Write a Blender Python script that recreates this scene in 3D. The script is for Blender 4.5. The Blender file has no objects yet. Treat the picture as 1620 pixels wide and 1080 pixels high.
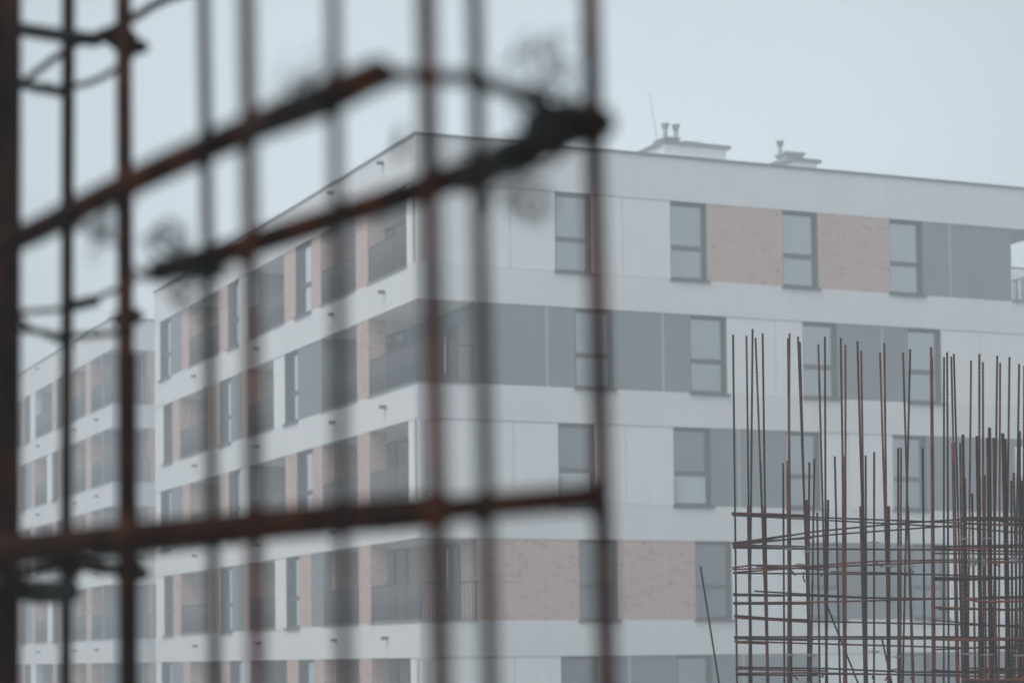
import bpy, bmesh, math, random
from mathutils import Vector, Matrix
random.seed(7)
SC = bpy.context.scene
COL = SC.collection

# ------------------------------------------------------------------ camera
CAM_Z = 5.6
F_PX, PY, PITCH, ROLL = 3520.6, 896.6, math.radians(2.4204), math.radians(-0.6581)
cam_data = bpy.data.cameras.new('camera')
cam = bpy.data.objects.new('camera', cam_data)
COL.objects.link(cam)
_r0 = Vector((1, 0, 0)); _f = Vector((0, math.cos(PITCH), math.sin(PITCH))); _u0 = Vector((0, -math.sin(PITCH), math.cos(PITCH)))
_R = _r0 * math.cos(ROLL) + _u0 * math.sin(ROLL)
_U = _u0 * math.cos(ROLL) - _r0 * math.sin(ROLL)
M = Matrix((_R, _U, -_f)).transposed().to_4x4()
M.translation = Vector((0, 0, CAM_Z))
cam.matrix_world = M
cam_data.sensor_width = 36.0
cam_data.lens = F_PX / 1620 * 36
cam_data.shift_y = (PY - 540) / 1620
cam_data.clip_start = 0.1
cam_data.clip_end = 3000
cam_data.dof.use_dof = True
cam_data.dof.focus_distance = 15.8
cam_data.dof.aperture_fstop = 2.8
cam_data.dof.aperture_blades = 0
SC.camera = cam

# ------------------------------------------------------------------ light
SUN_EL, SUN_AZ = math.radians(60), math.radians(-138)      # azimuth measured from +Y towards +X
world = bpy.data.worlds.new('World'); SC.world = world
world.use_nodes = True
wn, wl = world.node_tree.nodes, world.node_tree.links
bg = wn['Background']
sky = wn.new('ShaderNodeTexSky'); sky.sky_type = 'NISHITA'; sky.sun_disc = False
sky.sun_elevation = SUN_EL; sky.sun_rotation = SUN_AZ
sky.air_density = 1.0; sky.dust_density = 3.0; sky.ozone_density = 1.0
hsv = wn.new('ShaderNodeHueSaturation'); hsv.inputs['Saturation'].default_value = 0.37; hsv.inputs['Hue'].default_value = 0.465
wl.new(sky.outputs[0], hsv.inputs['Color'])
# vignette worked into the sky: brighter toward the view centre, darker around; soft noise
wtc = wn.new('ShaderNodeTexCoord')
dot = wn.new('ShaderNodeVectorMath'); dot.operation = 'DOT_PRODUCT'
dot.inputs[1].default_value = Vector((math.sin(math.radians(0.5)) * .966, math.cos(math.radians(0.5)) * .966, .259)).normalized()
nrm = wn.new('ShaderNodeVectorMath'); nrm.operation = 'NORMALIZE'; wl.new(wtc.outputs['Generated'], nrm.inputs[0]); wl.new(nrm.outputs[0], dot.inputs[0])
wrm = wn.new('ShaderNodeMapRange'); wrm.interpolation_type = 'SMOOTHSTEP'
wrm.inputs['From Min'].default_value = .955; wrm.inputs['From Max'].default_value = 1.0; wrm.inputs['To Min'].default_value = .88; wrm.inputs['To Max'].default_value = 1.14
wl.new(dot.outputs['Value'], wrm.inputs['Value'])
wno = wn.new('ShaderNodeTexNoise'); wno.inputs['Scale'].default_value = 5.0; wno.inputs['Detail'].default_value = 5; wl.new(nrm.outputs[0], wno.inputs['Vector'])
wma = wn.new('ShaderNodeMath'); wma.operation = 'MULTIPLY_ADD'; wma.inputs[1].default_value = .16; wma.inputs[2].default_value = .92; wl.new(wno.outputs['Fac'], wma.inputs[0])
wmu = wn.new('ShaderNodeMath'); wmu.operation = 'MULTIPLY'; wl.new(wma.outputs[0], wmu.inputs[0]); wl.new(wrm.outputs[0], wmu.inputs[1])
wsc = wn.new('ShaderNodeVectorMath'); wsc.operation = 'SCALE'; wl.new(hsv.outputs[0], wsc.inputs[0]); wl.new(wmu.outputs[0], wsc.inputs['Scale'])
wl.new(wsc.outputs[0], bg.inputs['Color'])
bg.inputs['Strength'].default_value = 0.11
sun_d = bpy.data.lights.new('sun', 'SUN'); sun_d.energy = 0.5; sun_d.angle = math.radians(25); sun_d.color = (1, .985, .96)
sun = bpy.data.objects.new('sun', sun_d); COL.objects.link(sun)
sv = Vector((math.sin(SUN_AZ) * math.cos(SUN_EL), math.cos(SUN_AZ) * math.cos(SUN_EL), math.sin(SUN_EL)))
sun.rotation_euler = sv.to_track_quat('Z', 'Y').to_euler()
SC.view_settings.view_transform = 'Standard'; SC.view_settings.look = 'None'
SC.view_settings.gamma = 1.0; SC.view_settings.use_curve_mapping = False
SC.view_settings.exposure = 0.89
SC.cycles.use_denoising = True
SC.cycles.volume_bounces = 1
SC.cycles.max_bounces = 8
SC.cycles.transparent_max_bounces = 24

# ------------------------------------------------------------------ materials
def mat(name, col, rough=.7, var=0.0, scale=3.0, metallic=0.0, bump=0.0, spec=.5):
    m = bpy.data.materials.new(name); m.use_nodes = True
    n, l = m.node_tree.nodes, m.node_tree.links
    b = n['Principled BSDF']
    b.inputs['Roughness'].default_value = rough; b.inputs['Metallic'].default_value = metallic
    b.inputs['Specular IOR Level'].default_value = spec
    b.inputs['Base Color'].default_value = (*col, 1)
    if var > 0 or bump > 0:
        tc = n.new('ShaderNodeTexCoord')
        no = n.new('ShaderNodeTexNoise'); no.inputs['Scale'].default_value = scale; no.inputs['Detail'].default_value = 6
        l.new(tc.outputs['Object'], no.inputs['Vector'])
        if var > 0:
            rp = n.new('ShaderNodeValToRGB')
            rp.color_ramp.elements[0].position = .3; rp.color_ramp.elements[1].position = .7
            rp.color_ramp.elements[0].color = (*[max(0, c * (1 - var)) for c in col], 1)
            rp.color_ramp.elements[1].color = (*[min(1, c * (1 + var)) for c in col], 1)
            l.new(no.outputs['Fac'], rp.inputs[0]); l.new(rp.outputs[0], b.inputs['Base Color'])
        if bump > 0:
            n2 = n.new('ShaderNodeTexNoise'); n2.inputs['Scale'].default_value = scale * 40
            l.new(tc.outputs['Object'], n2.inputs['Vector'])
            bp = n.new('ShaderNodeBump'); bp.inputs['Strength'].default_value = bump; bp.inputs['Distance'].default_value = .01
            l.new(n2.outputs['Fac'], bp.inputs['Height']); l.new(bp.outputs[0], b.inputs['Normal'])
    return m

def rust_mat(name, a, b_, c, scale=9.0, rough=.75, spec=.35):
    m = bpy.data.materials.new(name); m.use_nodes = True
    n, l = m.node_tree.nodes, m.node_tree.links
    b = n['Principled BSDF']; b.inputs['Roughness'].default_value = rough; b.inputs['Specular IOR Level'].default_value = spec
    tc = n.new('ShaderNodeTexCoord')
    no = n.new('ShaderNodeTexNoise'); no.inputs['Scale'].default_value = scale; no.inputs['Detail'].default_value = 5
    oi = n.new('ShaderNodeObjectInfo')
    ad = n.new('ShaderNodeVectorMath'); ad.operation = 'ADD'
    l.new(tc.outputs['Object'], ad.inputs[0])
    mu = n.new('ShaderNodeMath'); mu.operation = 'MULTIPLY'; mu.inputs[1].default_value = 37
    l.new(oi.outputs['Random'], mu.inputs[0]); l.new(mu.outputs[0], ad.inputs[1])
    l.new(ad.outputs[0], no.inputs['Vector'])
    rp = n.new('ShaderNodeValToRGB'); e = rp.color_ramp.elements
    e[0].position = .34; e[0].color = (*a, 1); e[1].position = .66; e[1].color = (*c, 1)
    k = e.new(.5); k.color = (*b_, 1)
    l.new(no.outputs['Fac'], rp.inputs[0]); l.new(rp.outputs[0], b.inputs['Base Color'])
    return m

def brick_mat(name, c1, c2, mortar):
    m = bpy.data.materials.new(name); m.use_nodes = True
    n, l = m.node_tree.nodes, m.node_tree.links
    b = n['Principled BSDF']; b.inputs['Roughness'].default_value = .9; b.inputs['Specular IOR Level'].default_value = .2
    tc = n.new('ShaderNodeTexCoord'); sp = n.new('ShaderNodeSeparateXYZ'); l.new(tc.outputs['Object'], sp.inputs[0])
    ad = n.new('ShaderNodeMath'); l.new(sp.outputs['X'], ad.inputs[0]); l.new(sp.outputs['Y'], ad.inputs[1])
    cb = n.new('ShaderNodeCombineXYZ'); l.new(ad.outputs[0], cb.inputs['X']); l.new(sp.outputs['Z'], cb.inputs['Y'])
    bk = n.new('ShaderNodeTexBrick'); bk.inputs['Scale'].default_value = 1.0
    bk.inputs['Brick Width'].default_value = .26; bk.inputs['Row Height'].default_value = .075
    bk.inputs['Mortar Size'].default_value = .013; bk.inputs['Mortar Smooth'].default_value = .3
    bk.inputs['Color1'].default_value = (*c1, 1); bk.inputs['Color2'].default_value = (*c1, 1); bk.inputs['Mortar'].default_value = (*mortar, 1)
    l.new(cb.outputs[0], bk.inputs['Vector'])
    # single bricks burnt darker, in loose drifts
    b2 = n.new('ShaderNodeTexBrick'); b2.inputs['Scale'].default_value = 1.0
    b2.inputs['Brick Width'].default_value = .26; b2.inputs['Row Height'].default_value = .075; b2.inputs['Mortar Size'].default_value = 0
    b2.inputs['Color1'].default_value = (0, 0, 0, 1); b2.inputs['Color2'].default_value = (1, 1, 1, 1)
    l.new(cb.outputs[0], b2.inputs['Vector'])
    no = n.new('ShaderNodeTexNoise'); no.inputs['Scale'].default_value = 9; no.inputs['Detail'].default_value = 2
    l.new(cb.outputs[0], no.inputs['Vector'])
    mm = n.new('ShaderNodeMath'); mm.operation = 'MULTIPLY'; l.new(b2.outputs['Color'], mm.inputs[0]); l.new(no.outputs['Fac'], mm.inputs[1])
    rp = n.new('ShaderNodeValToRGB'); rp.color_ramp.elements[0].position = .36; rp.color_ramp.elements[1].position = .62
    l.new(mm.outputs[0], rp.inputs[0])
    mx = n.new('ShaderNodeMix'); mx.data_type = 'RGBA'; l.new(rp.outputs[0], mx.inputs['Factor'])
    l.new(bk.outputs['Color'], mx.inputs[6]); mx.inputs[7].default_value = (*c2, 1)
    l.new(mx.outputs[2], b.inputs['Base Color'])
    return m

def stained(name, col, amt=.055):
    """painted render with soft cloudy patches, faint rain streaks and a fine grain"""
    m = bpy.data.materials.new(name); m.use_nodes = True
    n, l = m.node_tree.nodes, m.node_tree.links
    b = n['Principled BSDF']; b.inputs['Roughness'].default_value = .9; b.inputs['Specular IOR Level'].default_value = .2
    tc = n.new('ShaderNodeTexCoord'); fac = None
    for sc, mp, w in ((1.0, (.55, .55, .8), .5), (1.0, (7, 7, .35), .55), (30, (1, 1, 1), .25)):
        mpn = n.new('ShaderNodeMapping'); mpn.inputs['Scale'].default_value = mp; l.new(tc.outputs['Object'], mpn.inputs['Vector'])
        no = n.new('ShaderNodeTexNoise'); no.inputs['Scale'].default_value = sc; no.inputs['Detail'].default_value = 4; l.new(mpn.outputs[0], no.inputs['Vector'])
        a = n.new('ShaderNodeMath'); a.operation = 'MULTIPLY_ADD'; a.inputs[1].default_value = w * 2 * amt * 2.2; a.inputs[2].default_value = -w * amt * 2.2
        l.new(no.outputs['Fac'], a.inputs[0])
        if fac is None: fac = a.outputs[0]
        else:
            ad = n.new('ShaderNodeMath'); l.new(fac, ad.inputs[0]); l.new(a.outputs[0], ad.inputs[1]); fac = ad.outputs[0]
    one = n.new('ShaderNodeMath'); one.inputs[1].default_value = 1.0; l.new(fac, one.inputs[0])
    vm = n.new('ShaderNodeVectorMath'); vm.operation = 'SCALE'; vm.inputs[0].default_value = col; l.new(one.outputs[0], vm.inputs['Scale'])
    l.new(vm.outputs[0], b.inputs['Base Color'])
    return m

def glass_mat(name, tint=(.75, .8, .82), base=.15):
    m = bpy.data.materials.new(name); m.use_nodes = True
    n, l = m.node_tree.nodes, m.node_tree.links
    n.remove(n['Principled BSDF'])
    out = n['Material Output']
    tr = n.new('ShaderNodeBsdfTransparent'); tr.inputs[0].default_value = (*tint, 1)
    gl = n.new('ShaderNodeBsdfGlossy'); gl.inputs['Roughness'].default_value = .03; gl.inputs['Color'].default_value = (.95, .97, 1, 1)
    # double glazing: four reflecting surfaces, so it mirrors strongly at a slant
    lw = n.new('ShaderNodeLayerWeight'); lw.inputs['Blend'].default_value = .5
    pw = n.new('ShaderNodeMath'); pw.operation = 'POWER'; pw.inputs[1].default_value = 1.05
    l.new(lw.outputs['Facing'], pw.inputs[0])
    ma = n.new('ShaderNodeMath'); ma.operation = 'MULTIPLY_ADD'; ma.inputs[1].default_value = 1 - base; ma.inputs[2].default_value = base
    l.new(pw.outputs[0], ma.inputs[0])
    mx = n.new('ShaderNodeMixShader'); l.new(ma.outputs[0], mx.inputs[0]); l.new(tr.outputs[0], mx.inputs[1]); l.new(gl.outputs[0], mx.inputs[2])
    l.new(mx.outputs[0], out.inputs['Surface'])
    return m

MAT = dict(
    white=stained('white_render', (.675, .695, .70)),
    panel=stained('white_panel_render', (.725, .75, .755)),
    grey=stained('grey_render', (.185, .213, .226), .09),
    strip=mat('grey_joint_strip', (.40, .41, .42), .7),
    brick=brick_mat('pale_brick', (.455, .295, .25), (.33, .22, .19), (.60, .51, .45)),
    frame=mat('anthracite_frame', (.060, .064, .068), .5),
    coping=mat('grey_sheet_metal', (.16, .17, .175), .5, .08, 2),
    rail=mat('railing_metal', (.055, .06, .065), .5),
    glass=glass_mat('window_glass'),
    dull_glass=glass_mat('clear_window_glass', base=.05), glint_glass=glass_mat('glint_glass', base=.45),
    curtain=mat('curtain_cloth', (.62, .64, .62), .95, .05, 4),
    pale_blind=mat('pale_blind_cloth', (.46, .49, .50), .9),
    blind=mat('blind_cloth', (.24, .25, .26), .9),
    frost=mat('frosted_screen', (.46, .53, .54), .9),
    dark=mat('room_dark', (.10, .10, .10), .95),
    soffit=mat('soffit_white', (.66, .66, .66), .9),
    metal=mat('vent_metal', (.30, .32, .33), .5, .1, 5),
    concrete=mat('concrete', (.30, .295, .28), .9, .15, 1.5, bump=.3),
    ground=mat('wet_ground', (.14, .125, .11), .9, .3, .25, bump=.4),
    rust=rust_mat('rust_rebar', (.048, .017, .012), (.10, .030, .018), (.16, .046, .026)),
    rustdark=rust_mat('dark_rebar', (.012, .0115, .011), (.020, .016, .0145), (.042, .019, .014)),
    rustmix=rust_mat('weathered_rebar', (.016, .012, .010), (.058, .020, .013), (.13, .038, .021), 6),
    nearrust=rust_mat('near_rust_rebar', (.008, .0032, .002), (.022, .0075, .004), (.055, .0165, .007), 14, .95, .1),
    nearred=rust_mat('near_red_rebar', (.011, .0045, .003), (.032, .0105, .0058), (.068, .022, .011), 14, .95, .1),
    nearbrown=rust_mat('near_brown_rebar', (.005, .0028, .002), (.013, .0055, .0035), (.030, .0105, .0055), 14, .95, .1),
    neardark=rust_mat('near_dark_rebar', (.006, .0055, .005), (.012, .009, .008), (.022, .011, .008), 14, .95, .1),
    wire=mat('tie_wire_metal', (.010, .0135, .0125), .95, .3, 30),
    zinc=mat('galvanised', (.20, .22, .225), .45, .15, 20, metallic=.3),
)

# ------------------------------------------------------------------ helpers
def obj(name, bm, material, parent=None):
    me = bpy.data.meshes.new(name); bm.normal_update(); bm.to_mesh(me); bm.free()
    for mt in (material if isinstance(material, (list, tuple)) else [material]):
        me.materials.append(MAT[mt] if isinstance(mt, str) else mt)
    o = bpy.data.objects.new(name, me); COL.objects.link(o)
    if parent is not None: o.parent = parent
    return o

def empty(name, loc=(0, 0, 0), rz=0.0):
    o = bpy.data.objects.new(name, None); COL.objects.link(o); o.location = loc; o.rotation_euler = (0, 0, rz)
    o.empty_display_size = .2
    return o

def tag(o, label, cat, group=None):
    o['label'] = label; o['category'] = cat
    if group: o['group'] = group
    return o

def box(bm, x0, x1, y0, y1, z0, z1, mi=0):
    v = [bm.verts.new(p) for p in ((x0, y0, z0), (x1, y0, z0), (x1, y1, z0), (x0, y1, z0), (x0, y0, z1), (x1, y0, z1), (x1, y1, z1), (x0, y1, z1))]
    for f in ((0, 3, 2, 1), (4, 5, 6, 7), (0, 1, 5, 4), (1, 2, 6, 5), (2, 3, 7, 6), (3, 0, 4, 7)):
        fc = bm.faces.new([v[i] for i in f]); fc.material_index = mi

def tube(bm, pts, r, seg=8, rib=0.0, pitch=.012):
    """sweep a round bar along a polyline; rib > 0 gives the raised ribs of a reinforcing bar"""
    P = [Vector(p) for p in pts]
    if rib > 0:
        Q = [P[0]]
        for a, b in zip(P, P[1:]):
            k = max(1, int((b - a).length / pitch))
            Q += [a.lerp(b, i / k) for i in range(1, k + 1)]
        P = Q
    rings = []
    up = Vector((0.13, .21, .97)).normalized()
    for i, p in enumerate(P):
        d = (P[min(i + 1, len(P) - 1)] - P[max(i - 1, 0)]).normalized()
        x = d.cross(up)
        if x.length < .05: x = d.cross(Vector((1, 0.2, 0)))
        x.normalize(); y = x.cross(d)
        rr = r * (1 + (rib if i % 2 else -rib))
        rings.append([bm.verts.new(p + (x * math.cos(t) + y * math.sin(t)) * rr) for t in [2 * math.pi * j / seg for j in range(seg)]])
    for a, b in zip(rings, rings[1:]):
        for j in range(seg):
            f = bm.faces.new((a[j], a[(j + 1) % seg], b[(j + 1) % seg], b[j])); f.smooth = True
    bm.faces.new(rings[0][::-1]); bm.faces.new(rings[-1])

def smooth_path(pts, n=5):
    P = [Vector(p) for p in pts]
    if len(P) < 3: return P
    out = []
    for i in range(len(P) - 1):
        p0 = P[max(i - 1, 0)]; p1 = P[i]; p2 = P[i + 1]; p3 = P[min(i + 2, len(P) - 1)]
        for k in range(n):
            t = k / n
            out.append(.5 * ((2 * p1) + (p2 - p0) * t + (2 * p0 - 5 * p1 + 4 * p2 - p3) * t * t + (-p0 + 3 * p1 - 3 * p2 + p3) * t ** 3))
    out.append(P[-1])
    return out

def at(x, y, d):
    """world point seen at photo pixel (x, y) standing d metres ahead of the camera"""
    a, b = x - 810, y - PY
    c, s = math.cos(ROLL), math.sin(ROLL)
    u = c * a + s * b; v = -s * a + c * b
    r = Vector((u / F_PX, 0, 0)) + _f + _u0 * (-v / F_PX)
    return Vector((0, 0, CAM_Z)) + r * (d / r.y)

# ------------------------------------------------------------------ the setting
bm = bmesh.new()
G = 30
g0, g1 = -320, 320
vs = [[bm.verts.new((g0 + (g1 - g0) * i / G, g0 + 60 + (g1 - g0) * j / G, 0)) for i in range(G + 1)] for j in range(G + 1)]
for j in range(G):
    for i in range(G):
        bm.faces.new((vs[j][i], vs[j][i + 1], vs[j + 1][i + 1], vs[j + 1][i]))
o = obj('ground', bm, 'ground'); o['kind'] = 'structure'
SLAB = 3.9
bm = bmesh.new(); box(bm, -5, 9, -3, 19, -.05, SLAB)
o = obj('concrete_slab', bm, 'concrete'); o['kind'] = 'structure'

# ------------------------------------------------------------------ apartment building
# local axes: +x runs along the right-hand facade, +y along the left-hand facade, corner at the origin, z = world height
H_TOP = 12.12 + CAM_Z            # underside of the parapet band
PITCH_H, OPEN_H = 3.0, 2.085
ROOF = 13.30 + CAM_Z

class Fac:
    """maps facade coordinates (s along, n outward) to local x, y"""
    def __init__(self, side, off=0.0): self.side = side; self.off = off
    def box(self, bm, s0, s1, n0, n1, z0, z1, mi=0):
        if self.side == 'R': box(bm, s0, s1, -n1 + self.off, -n0 + self.off, z0, z1, mi)
        else: box(bm, -n1 + self.off, -n0 + self.off, s0, s1, z0, z1, mi)
    def pt(self, s, n, z):
        return Vector((s, -n + self.off, z)) if self.side == 'R' else Vector((-n + self.off, s, z))

def make_window(root, F, s0, s1, z0, z1, fill='none', depth=.14, split=.42, sill=True):
    b = .078
    bm = bmesh.new()
    na, nb = -depth - .07, -depth
    F.box(bm, s0, s1, na, nb, z1 - .10, z1)
    F.box(bm, s0, s1, na, nb, z0, z0 + .09)
    F.box(bm, s0, s0 + b, na, nb, z0 + .09, z1 - .10)
    F.box(bm, s1 - b, s1, na, nb, z0 + .09, z1 - .10)
    zt = z0 + (z1 - z0) * split
    F.box(bm, s0 + b, s1 - b, na, nb, zt - .065, zt + .065)
    # sheet-metal lining of the reveal
    F.box(bm, s0, s0 + .012, nb, -.012, z0, z1); F.box(bm, s1 - .012, s1, nb, -.012, z0, z1)
    F.box(bm, s0 + .012, s1 - .012, nb, -.012, z1 - .012, z1)
    # slim inner sash edges
    for (a, c) in ((z0 + .09, zt - .065), (zt + .065, z1 - .10)):
        F.box(bm, s0 + b, s0 + b + .022, na + .01, nb - .02, a, c); F.box(bm, s1 - b - .022, s1 - b, na + .01, nb - .02, a, c)
    w = obj('window', bm, 'frame', root)
    bm = bmesh.new(); F.box(bm, s0 + b, s1 - b, na + .03, na + .042, z0 + .09, z1 - .10)
    obj('pane', bm, 'dull_glass' if fill in ('none', 'frost') else 'glass', w)
    if sill:
        bm = bmesh.new(); F.box(bm, s0 - .05, s1 + .07, -depth, .055, z0 - .022, z0 + .012); F.box(bm, s0 - .05, s1 + .07, .040, .055, z0 - .05, z0 - .022)
        obj('sill', bm, 'frame', w)
    if fill == 'curtain':
        bm = bmesh.new()
        n = 46; vs = []
        for i in range(n + 1):
            s = s0 + b + (s1 - s0 - 2 * b) * i / n
            q = na - .10 - .028 * math.sin(i * 1.25 + s0) - .018 * math.sin(i * .53 + 1.3)
            vs.append((bm.verts.new(F.pt(s, q, z0 + .05)), bm.verts.new(F.pt(s, q, z1 - .05))))
        for a, c in zip(vs, vs[1:]): bm.faces.new((a[0], c[0], c[1], a[1]))
        bmesh.ops.solidify(bm, geom=bm.faces[:], thickness=.004)
        obj('curtain', bm, 'curtain', w)
    elif fill == 'frost':
        bm = bmesh.new(); F.box(bm, s0 + b + .02, s1 - b - .02, na + .044, na + .054, z0 + .09, zt - .064)
        obj('frosted_screen', bm, 'frost', w)
        bm = bmesh.new(); F.box(bm, s0 + b, s1 - b, na - .09, na - .07, zt - .05, z1 - .09)
        obj('blind', bm, 'blind', w)
    elif fill == 'blind':
        bm = bmesh.new(); F.box(bm, s0 + b, s1 - b, na - .06, na - .045, z0 + .05, z1 - .05)
        obj('blind', bm, 'pale_blind', w)
    return w

def make_railing(root, paths, z0, h=.98):
    """balcony railing with thin upright bars along straight runs of local points"""
    bm = bmesh.new()
    for a, b in paths:
        a, b = Vector(a), Vector(b); L = (b - a).length
        for zz, r in ((z0 + h, .020), (z0 + .07, .014)):
            tube(bm, [a + Vector((0, 0, zz)), b + Vector((0, 0, zz))], r, 6)
        k = max(2, int(L / .10))
        for i in range(k + 1):
            p = a.lerp(b, i / k)
            thick = .022 if i in (0, k) else .0145
            tube(bm, [p + Vector((0, 0, z0 + (.0 if i in (0, k) else .07))), p + Vector((0, 0, z0 + h))], thick, 5)
    return obj('railing', bm, 'rail', root)

def build_block(root, LEN_R, LEN_L, rows_right, rows_left, right_end_open=True):
    IN = 1.57                                # loggia depth
    # bands: one slab per floor, white parapet on top
    bm = bmesh.new(); box(bm, 0, LEN_R, 0, LEN_L, H_TOP, ROOF - .03)
    par = obj('parapet', bm, 'white', root)
    bm = bmesh.new()
    t = .035
    box(bm, -t, LEN_R + t, -t, .38, ROOF - .03, ROOF + .035); box(bm, -t, .38, .38, LEN_L + t, ROOF - .03, ROOF + .035)
    box(bm, LEN_R - .38, LEN_R + t, .38, LEN_L + t, ROOF - .03, ROOF + .03)
    obj('coping', bm, 'coping', root)
    nrow = 6
    for r in range(nrow):
        z1 = H_TOP - PITCH_H * r; z0 = z1 - OPEN_H
        zb = max(z0 - (PITCH_H - OPEN_H), 0) if r < nrow - 1 else 0
        if z0 > zb + .01:
            bm = bmesh.new(); box(bm, 0, LEN_R, 0, LEN_L, zb, z0)
            obj('floor_band', bm, 'white', root)
        # core of rooms, dark and set back behind windows and loggias
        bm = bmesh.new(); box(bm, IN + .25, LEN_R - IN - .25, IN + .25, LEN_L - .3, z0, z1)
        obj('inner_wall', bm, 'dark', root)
        for side, rows in (('R', rows_right), ('L', rows_left)):
            F = Fac(side)
            segs = rows[min(r, len(rows) - 1)] if r < len(rows) else rows[len(rows) - 2 + (r - len(rows)) % 2]
            for sg in segs:
                s0, s1, kind = sg[:3]; opt = sg[3] if len(sg) > 3 else None
                if kind == 'white':
                    bm = bmesh.new(); cuts = [s0] + list(opt or []) + [s1]
                    for i, (a, c) in enumerate(zip(cuts, cuts[1:])):
                        F.box(bm, a + (.009 if i else 0), c - (.009 if i < len(cuts) - 2 else 0), -.30, -.016, z0 + .014, z1 - .014)
                    F.box(bm, s0, s1, -.28, -.05, z0, z1)
                    obj('wall_panel', bm, 'panel', root)
                elif kind in ('grey', 'brick'):
                    bm = bmesh.new(); F.box(bm, s0, s1, -.30, -.02 if kind == 'grey' else -.012, z0, z1)
                    p = obj(kind + '_panel', bm, kind, root)
                    if opt:
                        bm = bmesh.new()
                        for s in opt: F.box(bm, s - .028, s + .028, -.05, -.016 if kind == 'grey' else -.008, z0, z1)
                        obj('joint_strip', bm, 'strip', p)
                elif kind == 'win':
                    make_window(root, F, s0, s1, z0 + .0, z1, opt or 'none')
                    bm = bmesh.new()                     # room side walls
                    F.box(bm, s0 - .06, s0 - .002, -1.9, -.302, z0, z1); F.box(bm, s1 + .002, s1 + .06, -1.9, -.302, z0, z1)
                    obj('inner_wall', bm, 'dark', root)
                elif kind == 'log':                      # open recess: back wall, cheeks, railing
                    bw = (opt or {}).get('wall', 'grey')
                    bm = bmesh.new(); F.box(bm, s0, s1, -IN - .2, -IN, z0, z1)
                    bk = obj('loggia_wall', bm, bw, root)
                    for (d0, d1, dh) in (opt or {}).get('doors', []):
                        F2 = Fac(side, IN)
                        bm = bmesh.new(); nn = [d0, (d0 + d1) / 2, d1]
                        for a in nn: F2.box(bm, a - .055, a + .055, 0.0, .06, z0 + .05, z0 + dh)
                        F2.box(bm, d0 - .055, d1 + .055, .0, .061, z0 + dh, z0 + dh + .09); F2.box(bm, d0 - .055, d1 + .055, .0, .061, z0, z0 + .07)
                        d = obj('balcony_door', bm, 'frame', bk)
                        bm = bmesh.new(); F2.box(bm, d0 + .05, d1 - .05, .012, .03, z0 + .07, z0 + dh)
                        obj('pane', bm, 'glint_glass' if d1 - d0 < 1.1 else 'glass', d)
                        if d1 - d0 < 1.1:
                            bm = bmesh.new(); F2.box(bm, d0 + .05, d1 - .05, .002, .008, z0 + .07, z0 + dh); obj('curtain', bm, 'curtain', d)  # pale sheet added behind extra-reflective glass to brighten the door glints
                    for (a, c, w) in (opt or {}).get('cheeks', []):
                        bm = bmesh.new(); F.box(bm, a, c, -IN, -.302, z0, z1); obj('loggia_cheek', bm, w, root)
                    for (a, c, w, dp) in (opt or {}).get('piers', []):
                        bm = bmesh.new(); F.box(bm, a, c, -dp, -.010, z0, z1); obj('brick_pier', bm, w, root)
                    rl = [(F.pt(a, -.06, 0), F.pt(c, -.06, 0)) for a, c in (opt or {}).get('rails', [])]
                    if rl: make_railing(root, rl, z0)
                    if rl:
                        bm = bmesh.new()
                        for a, c in (opt or {}).get('rails', []): F.box(bm, a - .02, c + .03, -.10, .03, z0 - .02, z0 + .03)
                        obj('balcony_ledge', bm, 'coping', root)
    # water spouts through the bands of the left-hand facade
    F = Fac('L')
    return par

# right-hand facade, rows from the top
W = 'win'
R1 = [(0, 3.84, 'white', [2.57]), (3.84, 4.90, W, 'curtain'), (4.90, 7.21, 'white', [5.79]), (7.21, 8.30, W, 'curtain'), (8.30, 10.63, 'brick', [9.21]),
      (10.63, 11.74, W, 'blind'), (11.74, 14.05, 'brick', [12.62]), (14.05, 15.15, W, 'blind'), (15.15, 18.14, 'grey', [16.06])]
R2 = [(1.57, 4.37, 'grey', [3.57]), (4.37, 5.46, W, 'blind'), (5.46, 7.75, 'grey', [6.94]), (7.75, 8.85, W, 'blind'), (8.85, 11.21, 'white', [10.36]),
      (11.21, 12.30, W, 'blind'), (12.30, 14.59, 'grey', [13.76]), (14.59, 15.69, W, 'blind'), (15.69, 19.64, 'white', [17.06])]
R3 = [(0, 3.86, 'white', [2.60]), (3.86, 4.92, W, 'frost'), (4.92, 7.21, 'white', [5.80]), (7.21, 8.32, W, 'frost'), (8.32, 10.63, 'grey', [9.18]),
      (10.63, 11.70, W, 'blind'), (11.70, 14.04, 'white', [12.62]), (14.04, 15.12, W, 'curtain'), (15.12, 18.14, 'grey', [16.06])]
R4 = [(1.57, 4.41, 'brick', [3.57]), (4.41, 5.50, W), (5.50, 7.80, 'brick', [6.95]), (7.80, 8.90, W), (8.90, 11.30, 'white', [10.36]),
      (11.30, 12.40, W), (12.40, 14.65, 'grey', [13.76]), (14.65, 15.75, W), (15.75, 19.64, 'white', [17.06])]
R5 = [(0, 3.86, 'white', [2.57]), (3.86, 4.92, W, 'none'), (4.92, 7.23, 'grey', [5.83]), (7.23, 8.26, W, 'blind'), (8.26, 11.57, 'grey', [9.22]), (11.57, 14.05, 'white', [12.62]),
      (14.05, 15.15, W, 'none'), (15.15, 18.14, 'grey', [16.06])]
ROWS_R = [R1, R2, R3, R4, R5, R4]

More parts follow.
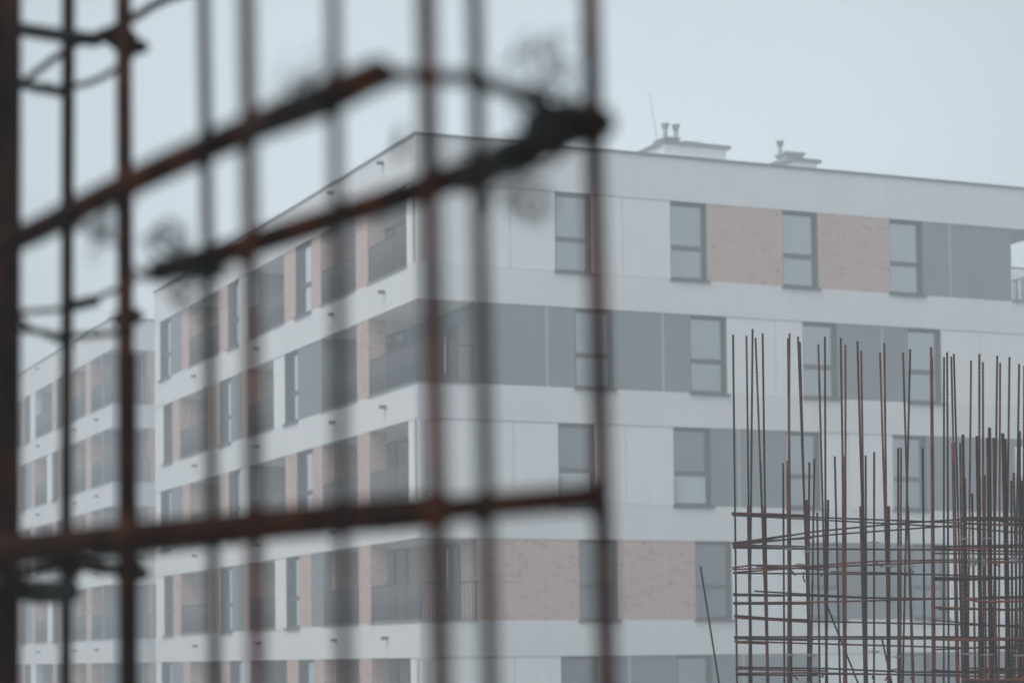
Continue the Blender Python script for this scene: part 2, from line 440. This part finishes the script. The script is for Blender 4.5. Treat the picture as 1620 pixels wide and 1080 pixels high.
def left_odd(bw, corner_s=.75, doors=None):
    return [(0, corner_s, 'white'),
            (corner_s, 7.45, 'log', dict(wall=bw, piers=[(3.62, 4.55, 'brick', .50)], rails=[(corner_s, 3.62), (4.55, 7.45)], doors=[(4.7, 6.6, 2.0)],
                                         cheeks=[(7.25, 7.45, 'brick')])),
            (7.45, 8.28, 'brick'), (8.28, 9.71, W, 'curtain'), (9.71, 10.79, 'brick'),
            (10.79, 14.33, 'log', dict(wall='grey', rails=[(10.79, 14.33)], doors=[(12.0, 13.4, 2.0)], cheeks=[(10.79, 10.95, 'grey'), (14.17, 14.33, 'grey')])),
            (14.33, 15.34, 'white'), (15.34, 16.59, W, 'curtain'), (16.59, 17.66, 'brick'),
            (17.66, 21.22, 'log', dict(wall='brick', rails=[(17.66, 21.22)], doors=[(18.2, 19.6, 2.0)], cheeks=[(17.66, 17.82, 'brick'), (21.06, 21.22, 'brick')])),
            (21.22, 22.10, 'brick'), (22.10, 23.55, 'grey'), (23.55, 24.95, W, 'curtain'), (24.95, 25.70, 'white')]
def left_even(bw, mid, doors):
    return [(0, 7.47, 'log', dict(wall=bw, piers=[(3.62, 4.54, 'brick', .50)], rails=[(.06, 3.62), (4.54, 7.47)], doors=doors, cheeks=[(7.27, 7.47, mid)])),
            (7.47, 8.50, 'grey'), (8.50, 9.55, mid), (9.55, 10.79, W, 'curtain'), (10.79, 11.87, 'white'),
            (11.87, 14.43, 'log', dict(wall=mid, rails=[(11.87, 14.43)], doors=[(12.6, 13.8, 2.0)], cheeks=[(11.87, 12.0, 'grey'), (14.29, 14.43, 'brick')])),
            (14.43, 15.04, 'brick'), (15.04, 16.30, 'grey'), (16.30, 17.62, W, 'curtain'), (17.62, 18.90, 'brick'),
            (18.90, 22.42, 'log', dict(wall='grey', rails=[(18.90, 22.42)], doors=[(19.4, 20.8, 2.0)], cheeks=[(18.9, 19.06, 'brick'), (22.26, 22.42, 'brick')])),
            (22.42, 23.33, 'brick'), (23.33, 24.55, W, 'curtain'), (24.55, 25.70, 'white')]
ROWS_L = [left_odd('grey'), left_even('grey', 'grey', [(1.2, 2.2, 1.55), (4.9, 6.7, 2.0)]), left_odd('grey'),
          left_even('brick', 'brick', [(1.2, 2.2, 1.92), (4.9, 6.7, 2.0)]), left_odd('brick'), left_even('brick', 'brick', [])]

YAW = math.radians(23.815)
CORNER = (-2.297, 55.516, 0)
main = empty('apartment_building', CORNER, YAW)
tag(main, 'white and brick apartment block whose corner and roof vents rise behind the rebar', 'building')
build_block(main, 19.64, 25.70, ROWS_R, ROWS_L)
# corner loggias at the far right end, open to the sky on the end wall
for r in (0, 2, 4):
    z1 = H_TOP - PITCH_H * r; z0 = z1 - OPEN_H
    bm = bmesh.new(); box(bm, 17.94, 18.14, .3, 6.0, z0, z1); obj('loggia_wall', bm, 'grey', main)
    make_railing(main, [((18.14, .06, 0), (19.58, .06, 0)), ((19.58, .06, 0), (19.58, 6.0, 0))], z0)
    bm = bmesh.new(); box(bm, 18.14, 19.67, -.03, .10, z0 - .02, z0 + .03); obj('balcony_ledge', bm, 'coping', main)
for r in (1, 3):
    z1 = H_TOP - PITCH_H * r; z0 = z1 - OPEN_H
    make_railing(main, [((.06, .06, 0), (1.55, .06, 0))], z0)
    bm = bmesh.new(); box(bm, -.03, 1.57, -.03, .10, z0 - .018, z0 + .026); obj('balcony_ledge', bm, 'coping', main)
# end walls
bm = bmesh.new(); box(bm, 19.34, 19.60, 6.0, 25.6, .02, H_TOP - .02); obj('end_wall', bm, 'panel', main)
bm = bmesh.new(); box(bm, .3, 19.60, 25.42, 25.68, .02, H_TOP - .02); obj('end_wall', bm, 'panel', main)

def spouts(root, vs, extra_roof=True):
    for r in range(0, 6):
        zc = H_TOP - PITCH_H * r - OPEN_H - .40 if r else None
        for v in vs:
            for z in ([13.02 + CAM_Z, H_TOP - OPEN_H - .40] if r == 0 else [zc]):
                bm = bmesh.new()
                box(bm, -.17, .01, v - .05, v + .05, z - .04, z - .025); box(bm, -.17, .01, v - .05, v - .035, z - .025, z + .03)
                box(bm, -.17, .01, v + .035, v + .05, z - .025, z + .03); box(bm, -.17, .01, v - .05, v + .05, z + .03, z + .042)
                obj('water_spout', bm, 'frame', root)
spouts(main, (2.33, 6.28, 13.35, 20.30))

def chimney_block(root, x0, x1, y0, y1, zt, pots=(), boxes=()):
    bm = bmesh.new(); box(bm, x0, x1, y0, y1, ROOF - .2, zt - .10)
    c = obj('chimney', bm, 'white', root)
    bm = bmesh.new(); box(bm, x0 - .09, x1 + .12, y0 - .09, y1 + .09, zt - .10, zt); obj('cap', bm, 'coping', c)
    for (a, b, e, f, h) in boxes:
        bm = bmesh.new(); box(bm, a, b, e, f, zt, zt + h * .72); box(bm, a - .05, b + .05, e - .05, f + .05, zt + h * .72, zt + h)
        obj('vent_box', bm, 'metal', c)
    for (px, py, zb, zt2) in pots:
        bm = bmesh.new(); tube(bm, [(px, py, zb), (px, py, zt2 - .03)], .065, 12)
        tube(bm, [(px, py, zt2 - .10), (px, py, zt2)], .10, 12); tube(bm, [(px, py, zt2), (px, py, zt2 + .03)], .125, 12)
        obj('flue_pipe', bm, 'metal', c)
    return c

Z = CAM_Z
chimney_block(main, 9.75, 11.80, 5.09, 8.2, 15.06 + Z, pots=((9.98, 5.45, 15.06 + Z, 15.62 + Z), (10.33, 5.45, 15.06 + Z, 15.62 + Z)), boxes=((9.90, 10.34, 5.30, 5.95, .17), (10.55, 10.98, 5.3, 5.8, .09)))
chimney_block(main, 14.08, 14.90, 5.09, 7.8, 14.90 + Z, pots=((14.36, 6.3, 14.90 + Z, 15.66 + Z),), boxes=((14.00, 14.60, 5.35, 5.9, .25), (14.2, 14.6, 6.0, 6.9, .16)))
bm = bmesh.new(); tube(bm, [(9.82, 5.5, ROOF), (9.74, 5.5, 15.13 + Z), (9.50, 5.5, 16.55 + Z)], .007, 6)
obj('lightning_rod', bm, 'rail', main)

second = empty('apartment_building', (CORNER[0] - math.sin(YAW) * 32.0, CORNER[1] + math.cos(YAW) * 32.0, 0), YAW)
tag(second, 'hazier second apartment block standing behind the end of the nearer one', 'building')
RB = [[(0, 1.45, 'log', dict(wall='grey', rails=[])), (1.45, 5.0, 'brick'), (5.0, 12.0, 'grey', [7, 9, 11]), (12.0, 14.0, 'white')]] * 6
B_ODD = lambda bw: [(0, 7.45, 'log', dict(wall=bw, piers=[(3.62, 4.55, 'brick', .50)], rails=[(.06, 3.62), (4.55, 7.45)], doors=[(1.2, 2.4, 2.0)], cheeks=[(7.25, 7.45, 'brick')]))] + left_odd(bw)[2:]
ROWS_B = [B_ODD('brick'), left_even('brick', 'brick', []), B_ODD('brick'), left_even('grey', 'brick', []), B_ODD('brick'), left_even('brick', 'brick', [])]
build_block(second, 14.0, 25.70, RB, ROWS_B)
for r in range(5):
    z1 = H_TOP - PITCH_H * r; z0 = z1 - OPEN_H
    make_railing(second, [((.06, .06, 0), (1.42, .06, 0))], z0)
    bm = bmesh.new(); box(bm, -.02, 1.45, -.03, .12, z0 - .018, z0 + .026); obj('balcony_ledge', bm, 'strip', second)
spouts(second, (2.33, 6.28, 13.35))
bm = bmesh.new(); box(bm, 13.7, 13.96, .3, 25.4, .02, H_TOP - .02); obj('end_wall', bm, 'panel', second)
bm = bmesh.new(); box(bm, .3, 13.96, 25.42, 25.68, .02, H_TOP - .02); obj('end_wall', bm, 'panel', second)

# ------------------------------------------------------------------ rebar
def px_r(px, d): return px * d / F_PX / 2

def vbar(parent, x0, y0, x1, d, px, m, y1=1080, d1=None, name='upright_bar', rib=.10, seg=7, pitch=.012):
    """upright bar: seen top (x0, y0), passing (x1, y1); runs on down to the slab"""
    a = at(x0, y0, d); b = at(x1, y1, d1 or d)
    t = (a.z - SLAB) / (a.z - b.z)
    c = a.lerp(b, t)
    bm = bmesh.new(); tube(bm, [a, c], px_r(px, d), seg, rib, pitch)
    return obj(name, bm, m, parent)

def hbar(parent, pts, px, m, name='stirrup', rib=.08, smooth=False, seg=7):
    P = [at(*p) for p in pts]
    if smooth: P = smooth_path(P)
    dm = sum(p[2] for p in pts) / len(pts)
    bm = bmesh.new(); tube(bm, P, px_r(px, dm), seg, rib if not smooth else 0)
    return obj(name, bm, m, parent)

def tangle(parent, cx, cy, d, rx, ry, n, wpx=2.0, rot=0.0, m='wire'):
    """loose curls of thin tie wire twisted round a bar"""
    bm = bmesh.new()
    for k in range(n):
        ph = random.uniform(0, 6.28); pts = []
        ax, ay = rx * random.uniform(.3, .85), ry * random.uniform(.3, .85)
        ox, oy = random.gauss(0, rx * .28), random.gauss(0, ry * .28)
        tilt = random.uniform(-.8, .8)
        turns = random.uniform(.25, .9)
        for i in range(13):
            t = ph + i / 12 * 6.28 * turns
            u = ox + ax * math.cos(t) * (1 - .3 * i / 12); v = oy + ay * math.sin(t + tilt)
            u, v = u * math.cos(rot) - v * math.sin(rot), u * math.sin(rot) + v * math.cos(rot)
            pts.append(at(cx + u, cy + v, d + math.sin(t * 1.3 + ph) * rx * d / F_PX * .8))
        tube(bm, pts, px_r(wpx, d), 5)
    return obj('tie_wire', bm, m, parent)

# --- near cage: heavily out of focus, two to three metres from the lens
near = empty('rebar_cage', (at(600, 900, 2.2).x, 2.2, SLAB))
tag(near, 'big blurred near cage of rusty bars with wire bunches, crossing the left half', 'rebar cage')
def NP(parent, o):  # keep world placement under the empty
    for c in list(parent.children): c.matrix_parent_inverse = parent.matrix_world.inverted()
dn = lambda x: .74 / (.282 + .000189 * (x - 40))          # nearer long side
df = lambda x: .74 / (.357 - .000109 * (940 - x))         # farther long side
for x0, x1, d, px, m in ((322, 340, df(325), 16, 'neardark'), (390, 406, dn(395), 22, 'nearred'), (527, 545, dn(530), 18, 'neardark'),
                         (674, 698, 1.939, 27, 'nearred'), (751, 776, 1.998, 21, 'neardark'), (934, 960, 2.087, 26, 'nearred')):
    a = at(x0, 0, d); b = at(x1, 1080, d); u = (a - b) / (a.z - b.z)
    bm = bmesh.new(); tube(bm, [a + u * .75, b + u * (SLAB - b.z)], px_r(px * 1.2, d), 10); obj('upright_bar', bm, m, near)
hbar(near, [(-60, 412, dn(-60)), (40, 374, dn(40)), (205, 291, dn(205)), (400, 203, dn(400)), (604, 117, dn(604))], 47, 'nearrust', rib=0, smooth=True)
hbar(near, [(380, 222, dn(400) + .02), (520, 172, dn(520) + .02), (598, 130, dn(598) + .02)], 30, 'nearrust', rib=0)
hbar(near, [(596, 118, 1.902), (680, 121, 1.954), (752, 124, 1.998), (858, 166, 2.042), (948, 200, 2.072)], 26, 'neardark', rib=0)
hbar(near, [(744, 112, 1.998), (770, 146, 1.998)], 15, 'nearrust', name='bar_hook', rib=0)
hbar(near, [(250, 430, df(250)), (330, 408, df(330)), (540, 342, df(540)), (690, 292, df(690)), (830, 240, df(830)), (958, 192, df(958))], 45, 'nearrust', rib=0, smooth=True)
hbar(near, [(204, 375, df(205)), (203, 405, df(205)), (214, 428, df(214)), (250, 436, df(250)), (330, 415, df(330))], 9, 'neardark', name='bar_hook', rib=0, smooth=True)
hbar(near, [(600, 330, df(600) + .02), (690, 300, df(690) + .02), (790, 265, df(790) + .02)], 20, 'nearrust', rib=0)
hbar(near, [(936, 178, 2.079), (962, 195, 2.072), (944, 222, 2.087)], 30, 'nearred', name='bar_hook', rib=0)
hbar(near, [(-60, 873, df(-60)), (205, 849, df(205)), (540, 818, df(540)), (700, 806, df(700))], 52, 'nearrust', rib=0)
hbar(near, [(150, 868, df(150) + .03), (420, 838, df(420) + .03)], 36, 'neardark', rib=0)
hbar(near, [(560, 820, df(560) - .03), (760, 800, df(760) - .03), (948, 785, df(948) - .03)], 43, 'nearrust', rib=0)
hbar(near, [(925, 772, 2.06), (952, 790, 2.05), (956, 806, 2.05), (946, 822, 2.06)], 30, 'nearred', name='bar_hook', rib=0)
for x, y, d in ((398, 396, df(398)), (684, 292, df(684)), (400, 205, dn(400)), (690, 812, df(690)), (768, 806, df(768))):
    hbar(near, [(x - 15, y + 22, d - .03), (x + 15, y - 24, d - .03)], 27, 'nearred', name='bar_tie', rib=0)
for a in ((488, 135, dn(490), 46, 50, 16, 2.8), (440, 190, dn(455), 46, 18, 42, 4.5, -.4), (510, 162, dn(520), 42, 19, 42, 4.5, -.4), (632, 228, dn(560), 8, 26, 20, 3.5),
          (110, 345, dn(115), 24, 20, 34, 5), (160, 360, dn(160), 40, 40, 15, 2.8), (190, 310, dn(195), 26, 20, 20, 4), (268, 385, df(273), 44, 36, 18, 2.8),
          (240, 434, df(240), 28, 8, 26, 3.5), (300, 455, df(300), 50, 34, 15, 2.8), (325, 428, df(330), 44, 13, 26, 4), (275, 424, df(275), 40, 10, 26, 4),
          (870, 112, df(870), 64, 54, 20, 2.9), (905, 190, df(905), 42, 32, 64, 6, -.3), (866, 208, df(862), 36, 34, 60, 6), (815, 245, df(800), 54, 28, 84, 6, -.35), (762, 270, df(765), 40, 24, 54, 6, -.35),
          (768, 315, df(768), 10, 34, 22, 4), (832, 306, df(832), 56, 44, 18, 2.8), (838, 152, df(845), 26, 11, 40, 5), (936, 120, df(935), 7, 40, 20, 4), (850, 180, df(850), 60, 50, 14, 2.8)):
    tangle(near, *a)

# --- slim column cage left of it, a little farther away
slim = empty('column_rebar', (at(110, 900, 3.515).x, 3.515, SLAB))
tag(slim, 'dark slim column of rust-brown bars with rings at the left edge', 'rebar cage')
DS = 3.515
for x0, x1, d, px, m in ((2, 4, 3.459, 20, 'nearbrown'), (13, 11, 3.489, 24, 'nearrust'), (22, 20, 3.459, 18, 'nearbrown'), (107, 104, 3.58, 14, 'nearbrown'), (113, 106, 3.61, 9, 'neardark'), (193, 198, 3.398, 15, 'nearrust'), (200, 207, 3.428, 12, 'nearbrown')):
    a = at(x0, 0, d); b = at(x1, 1080, d); u = (a - b) / (a.z - b.z)
    bm = bmesh.new(); tube(bm, [a + u * .6, b + u * (SLAB - b.z)], px_r(px * 1.38, d), 10); obj('upright_bar', bm, m, slim)
bx = at(205, 540, 3.41); 
bm = bmesh.new(); tube(bm, [at(211, 560, 3.41), at(212, 1080, 3.41) + Vector((0, 0, -.8))], px_r(12, 3.398), 9); obj('upright_bar', bm, 'nearbrown', slim)
for pts, px, m in (([(-20, 40), (30, 46), (110, 58), (152, 64)], 16, 'wire'), ([(108, 66), (160, 62), (200, 36), (245, 8), (300, -14)], 10, 'neardark'), ([(170, 58), (196, 75), (224, 74)], 16, 'nearbrown'),
                   ([(-20, 120), (35, 134), (70, 141), (108, 149)], 11, 'wire'), ([(30, 136), (110, 76), (186, 42)], 8, 'nearbrown'), ([(98, 138), (140, 132), (180, 112), (206, 90)], 7, 'neardark'), ([(206, 88), (212, 60), (190, 44)], 10, 'nearbrown'),
                   ([(-20, 497), (60, 492), (112, 486), (165, 466), (212, 446)], 6, 'nearbrown'), ([(104, 486), (150, 476)], 13, 'nearbrown'), ([(-20, 519), (60, 524), (110, 532), (210, 524)], 7, 'neardark'), ([(30, 500), (50, 520), (110, 545)], 6, 'neardark'),
                   ([(190, 505), (215, 500)], 18, 'nearbrown'), ([(-20, 918), (50, 934), (108, 934)], 27, 'wire'), ([(30, 905), (110, 892), (170, 900), (216, 890)], 13, 'neardark'), ([(100, 875), (112, 905)], 22, 'nearbrown'), ([(30, 885), (110, 880), (200, 905)], 9, 'wire'), ([(196, 910), (224, 906)], 18, 'nearbrown')):
    hbar(slim, [(x, y, DS - .1 + .2 * (i % 2)) for i, (x, y) in enumerate(pts)], px * 1.5, m, rib=0, smooth=True)
tangle(slim, 75, 912, 3.459, 40, 24, 7, 2.2); tangle(slim, 70, 138, 3.459, 30, 10, 8, 2)

# --- sharp cages on the right
wall = empty('wall_rebar', (at(1300, 1042, 14).x, 14.0, SLAB))
tag(wall, 'sharp open wall cage of tall thin rusty bars right of the leaning bar', 'rebar cage')
column = empty('column_rebar', (at(1560, 1042, 12.8).x, 12.8, SLAB))
tag(column, 'dense dark column cage of crowded bars at the right edge', 'rebar cage')
DF, DB = 13.9, 14.5
# xt, yt, xb (at the foot of the picture), width px, depth
V = [(1159.7, 529, 1166, 3.0, DF, 'rustdark'), (1181, 531, 1188, 2.9, DB, 'rustmix'), (1190.7, 520, 1185.5, 3.0, DF, 'rustdark'), (1195.3, 534.5, 1216, 2.9, DB, 'rust'), (1206.6, 527, 1214, 3.0, DF + .1, 'rustdark'),
     (1249, 527, 1247, 3.2, DF, 'rust'), (1247, 535, 1252, 3.6, DF + .05, 'rustmix'), (1262.5, 532, 1283, 3.0, DB, 'rustmix'), (1265.5, 540.5, 1281, 2.8, DF + .2, 'rustdark'), (1294.7, 544.5, 1309, 3.0, DB, 'rustmix'),
     (1305, 532.5, 1307, 3.0, DF, 'rustdark'), (1330, 534.5, 1339, 3.1, DB, 'rustdark'), (1337.5, 545.5, 1338, 3.1, DF, 'rust'), (1356.5, 539.5, 1372, 3.2, DF, 'rustdark'), (1362.5, 554.5, 1370, 3.0, DB, 'rustmix'),
     (1392.3, 557.5, 1408, 3.0, DB, 'rust'), (1399, 542.5, 1405, 3.2, DF, 'rustmix'), (1428.7, 557.5, 1444, 3.0, DB, 'rustmix'), (1440, 552.5, 1428, 3.0, DF, 'rustdark'), (1473, 549, 1476, 3.6, DF, 'rust'), (1474.4, 565, 1479, 3.2, DF + .1, 'rustmix'),
     (1493.5, 564.5, 1493, 2.9, DB, 'rustdark'), (1498.4, 557, 1501, 3.0, DB, 'rustdark'), (1505, 563.5, 1517, 2.9, DB, 'rustmix'), (1509, 559.5, 1523, 2.9, DB + .1, 'rustdark')]
VS = [(1203, 731, 1215, 3.2, DF + .05, 'rustmix'), (1239, 732.5, 1241, 3.0, DF, 'rustdark'), (1246.5, 729, 1250.5, 4.8, DF + .06, 'rust'), (1280.5, 731, 1278, 3.0, DB, 'rustdark'), (1288.4, 725.5, 1283, 3.0, DF, 'rustmix'), (1320.7, 721.5, 1329, 3.0, DB, 'rustdark'),
      (1333.5, 720, 1336, 4.2, DF + .05, 'rust'), (1369.5, 720, 1371, 3.0, DF, 'rustdark'), (1383, 714.5, 1382.7, 3.0, DB, 'rustdark'), (1421, 708, 1421.5, 3.2, DF, 'rustdark'), (1425.5, 707.5, 1424.5, 3.0, DB, 'rust'), (1459.7, 708, 1463.5, 3.2, DB, 'rustdark'), (1475, 706, 1478, 4.8, DF + .08, 'rust'),
      (1293, 810, 1297, 3.0, DB, 'rustdark'), (1508, 700, 1515, 5.5, DF - .3, 'rust'), (1362, 800, 1369, 5, DF + .02, 'rustmix'), (1406, 800, 1407, 4.2, DF + .02, 'rust'), (1436, 800, 1445, 4.2, DB, 'rustmix'), (1310, 790, 1307, 3.6, DF + .04, 'rustmix'), (1184, 800, 1188.5, 4.6, DF + .03, 'rustmix'), (1210, 800, 1214.5, 4.6, DF + .1, 'rustmix'), (1276, 790, 1283, 4.2, DB, 'rust')]
for xt, yt, xb, px, d, m in V + VS: vbar(wall, xt, yt, xb, d, px * 1.12, m)
DC, DD = 12.6, 13.2
VC = [(1536.3, 570, 1531, 3.0, DD, 'rust'), (1549.4, 559.5, 1549, 3.2, DD, 'rustmix'), (1555, 572.5, 1556, 3.0, DC, 'rustmix'), (1577.7, 562.5, 1571, 3.0, DC, 'rustdark'), (1582.3, 573.5, 1580, 3.0, DD, 'rust'), (1597, 564.5, 1591, 3.1, DC, 'rustmix'), (1612.3, 575.5, 1605, 3.1, DD, 'rustdark'), (1621, 578, 1618, 4, DC, 'rustmix'),
      (1523.5, 687, 1528, 4.4, DC, 'rustdark'), (1526, 755, 1532, 4.0, DC + .1, 'rustmix'), (1545.3, 689.5, 1552, 4.2, DC, 'rustdark'), (1549.5, 755, 1553, 4.0, DC + .1, 'rustmix'), (1558, 751, 1560, 3.2, DD, 'rustmix'), (1562.5, 692.5, 1566, 4.0, DC, 'rustmix'), (1565.4, 676, 1569, 4.8, DC, 'rustdark'),
      (1572, 692.5, 1576, 4.0, DD, 'rustmix'), (1586.5, 685, 1595, 4.8, DC, 'rustdark'), (1590, 694, 1598, 4.4, DC + .1, 'rustmix'), (1603.7, 747.5, 1611, 3.4, DD, 'rustmix'), (1613, 681.5, 1614, 4.0, DC, 'rustdark'), (1519, 700, 1524, 3.0, DD, 'rustmix'), (1600, 760, 1602, 3.6, DC, 'rustdark'), (1538, 780, 1543, 3.4, DD, 'rustmix'), (1617, 760, 1622, 4, DC, 'rustdark')]
for xt, yt, xb, px, d, m in VC: vbar(column, xt, yt, xb, d, px * 1.12, m)

def Z7(pts, d): return [(1080 + x / 3, 780 + y / 3, d if not isinstance(d, (list, tuple)) else d[min(i, len(d) - 1)]) for i, (x, y) in enumerate(pts)]
HW = [([(232, 92), (590, 105)], 2.6), ([(232, 99), (590, 112), (1320, 140)], 2.4), ([(236, 104), (590, 122), (1320, 162), (1640, 190)], 2.3), ([(400, 96), (590, 104)], 2.4),
      ([(232, 237), (520, 196)], 2.6), ([(236, 243), (620, 182), (1050, 140), (1320, 124)], 2.5), ([(236, 246), (700, 196), (1320, 150)], 2.4), ([(240, 232), (612, 212)], 2.4), ([(236, 243), (590, 252)], 2.4), ([(236, 258), (600, 263), (1200, 267), (1640, 276)], 2.6), ([(240, 250), (590, 262)], 2.2),
      ([(236, 352), (330, 340), (600, 345), (900, 322), (1640, 308)], 2.5), ([(238, 375), (500, 356), (1180, 326), (1640, 322)], 2.6), ([(240, 378), (700, 382), (1180, 384), (1640, 402)], 2.4), ([(350, 346), (690, 362)], 2.3), ([(236, 360), (500, 352)], 2.4), ([(700, 372), (1090, 378)], 2.2),
      ([(238, 477), (620, 485), (820, 494), (1180, 499), (1640, 496)], 2.6), ([(340, 463), (620, 480), (1000, 500)], 2.4), ([(240, 484), (480, 486)], 2.3), ([(240, 518), (600, 516), (1180, 501)], 2.5), ([(240, 524), (620, 524)], 2.4),
      ([(244, 578), (600, 606), (1050, 616), (1640, 628)], 2.5), ([(244, 585), (600, 600)], 2.5), ([(248, 590), (590, 610)], 2.3),
      ([(243, 680), (1340, 680), (1640, 690)], 2.6), ([(245, 688), (620, 690), (1340, 688)], 2.5), ([(244, 700), (620, 712), (1330, 731), (1640, 736)], 2.5), ([(250, 708), (400, 712)], 2.5), ([(300, 692), (620, 696)], 2.3),
      ([(250, 824), (690, 830), (1040, 846), (1640, 852)], 2.6), ([(250, 832), (690, 842)], 2.4), ([(250, 853), (600, 850), (1180, 862), (1640, 872)], 2.5), ([(255, 860), (640, 862)], 2.5), ([(600, 856), (1320, 860)], 2.2),
      ([(240, 970), (700, 975), (1640, 985)], 2.5)]
for i, (p, px) in enumerate(HW):
    d = DF - .03 if i % 2 == 0 else DB + .03
    hbar(wall, Z7(p, d), px * 1.15, ('rustmix', 'rustdark', 'rustdark', 'rust')[i % 4], rib=.06)
for p in ([(505, 352), (536, 390)], [(692, 355), (655, 393)], [(905, 318), (950, 350)], [(1062, 390), (1096, 372), (1070, 345)], [(575, 372), (572, 400), (580, 420)], [(520, 855), (548, 884)], [(640, 855), (668, 874)], [(1080, 882), (1105, 845)], [(690, 840), (660, 870)], [(960, 888), (990, 838), (1030, 830), (1045, 850)], [(905, 850), (900, 880)], [(1470, 320), (1500, 345)], [(1195, 700), (1196, 735)]):
    hbar(wall, Z7(p, DF - .06), 2.4, 'rustmix', name='bar_hook', rib=0)
HC = [([(1318, 118), (1480, 116), (1640, 120)], 4.2, 'rust'), ([(1320, 126), (1640, 126)], 3.4, 'rustdark'), ([(1330, 142), (1540, 150), (1640, 138)], 3.2, 'rustmix'), ([(1490, 128), (1640, 158)], 2.8, 'rustdark'), ([(1195, 253), (1340, 250), (1640, 244)], 3.2, 'rustdark'), ([(1195, 264), (1640, 254)], 2.8, 'rustmix'), ([(1196, 284), (1640, 288)], 2.6, 'rustdark'),
      ([(1190, 400), (1560, 404), (1640, 392)], 3.6, 'rustdark'), ([(1190, 410), (1460, 408)], 3, 'rustdark'), ([(1200, 540), (1340, 546), (1560, 552), (1640, 544)], 3.6, 'rustmix'), ([(1210, 548), (1420, 548)], 3, 'rustdark'), ([(1340, 498), (1420, 514), (1640, 510)], 3.6, 'rust'), ([(1430, 492), (1640, 488)], 2.6, 'rustdark'),
      ([(1185, 690), (1400, 696), (1640, 684)], 3.8, 'rust'), ([(1340, 684), (1640, 700)], 3, 'rustdark'), ([(1180, 838), (1320, 846), (1640, 836)], 3.6, 'rustdark'), ([(1320, 828), (1640, 832)], 2.8, 'rustmix'), ([(1330, 882), (1460, 888), (1640, 880)], 4.2, 'rust'), ([(1340, 894), (1640, 896)], 3.2, 'rustdark'), ([(1400, 322), (1470, 328), (1640, 322)], 3, 'rustmix'), ([(1180, 600), (1640, 640)], 2.2, 'rustdark'), ([(1200, 740), (1640, 722)], 2.4, 'rustdark')]
for i, (p, px, m) in enumerate(HC): hbar(column, Z7(p, DC - .05 if i % 3 else DD + .05), px * 1.1, m, rib=.06)
# galvanised spacers clipped to the mesh
for i, (x, y) in enumerate(((908, 233), (505, 265), (602, 277), (560, 337), (1030, 256), (908, 750), (510, 766), (605, 768), (1022, 775), (985, 345), (1075, 345), (580, 898))):
    P = at(1080 + x / 3, 780 + y / 3, DF - .05); bm = bmesh.new()
    tube(bm, [P + Vector((-.036, 0, .001)), P + Vector((.036, .01, -.001))], .0038, 6)
    tube(bm, [P + Vector((-.012, -.006, .008)), P + Vector((.0, -.008, .0)), P + Vector((.010, -.004, -.007))], .0034, 6); tube(bm, [P + Vector((.012, -.006, .006)), P + Vector((-.012, -.006, -.006))], .003, 6)
    obj('spacer_clip', bm, 'zinc', wall)
for x, y in ((1335, 216), (1450, 214), (1355, 760), (1448, 766), (1600, 770)):
    P = at(1080 + x / 3, 780 + y / 3, DC - .08); bm = bmesh.new()
    tube(bm, [P + Vector((-.036, 0, .0)), P + Vector((.036, .008, .002))], .0036, 6); tube(bm, [P + Vector((.010, -.006, .007)), P + Vector((-.012, -.006, -.006))], .003, 6)
    obj('spacer_clip', bm, 'zinc', column)
for cx, cy, rx, ry in ((1383, 322, 24, 28), (1432, 325, 16, 22), (1578, 312, 26, 30)):
    tangle(column, 1080 + cx / 3, 780 + cy / 3, DC - .09, rx / 3, ry / 3, 9, 1.1, m='zinc')
# loose leaning bars
for name, a, b, d, lab in (('rebar', (1108, 895), (1137.5, 1080), 13.4, 'single thin bar leaning by itself, left of the wall cage'), ('rebar', (1307.5, 955), (1357.5, 1080), 14.25, 'thin bar leaning steeply inside the wall cage, the longer of two leaning there'), ('rebar', (1395.5, 1011), (1403, 1045), 14.25, 'short thin bar leaning inside the wall cage, right of the longer leaning one')):
    A = at(*a, d); B = at(*b, d); C = A.lerp(B, (A.z - SLAB) / (A.z - B.z))
    bm = bmesh.new(); tube(bm, [A, C], px_r(3.0, d), 7, .1)
    o = obj(name, bm, 'rustdark'); tag(o, lab, 'rebar')

bpy.context.view_layer.update()
for root in (near, slim, wall, column):
    for c in root.children: c.matrix_parent_inverse = root.matrix_world.inverted()

# ------------------------------------------------------------------ fog
bm = bmesh.new(); box(bm, -330, 330, -280, 400, -1.0, 24.0)
hz = bpy.data.materials.new('fog'); hz.use_nodes = True
n, l = hz.node_tree.nodes, hz.node_tree.links
n.remove(n['Principled BSDF'])
pv = n.new('ShaderNodeVolumePrincipled'); pv.inputs['Color'].default_value = (.885, .955, 1.0, 1); pv.inputs['Density'].default_value = .0074; pv.inputs['Anisotropy'].default_value = .2
l.new(pv.outputs[0], n['Material Output'].inputs['Volume'])
o = obj('haze', bm, hz); o['kind'] = 'stuff'
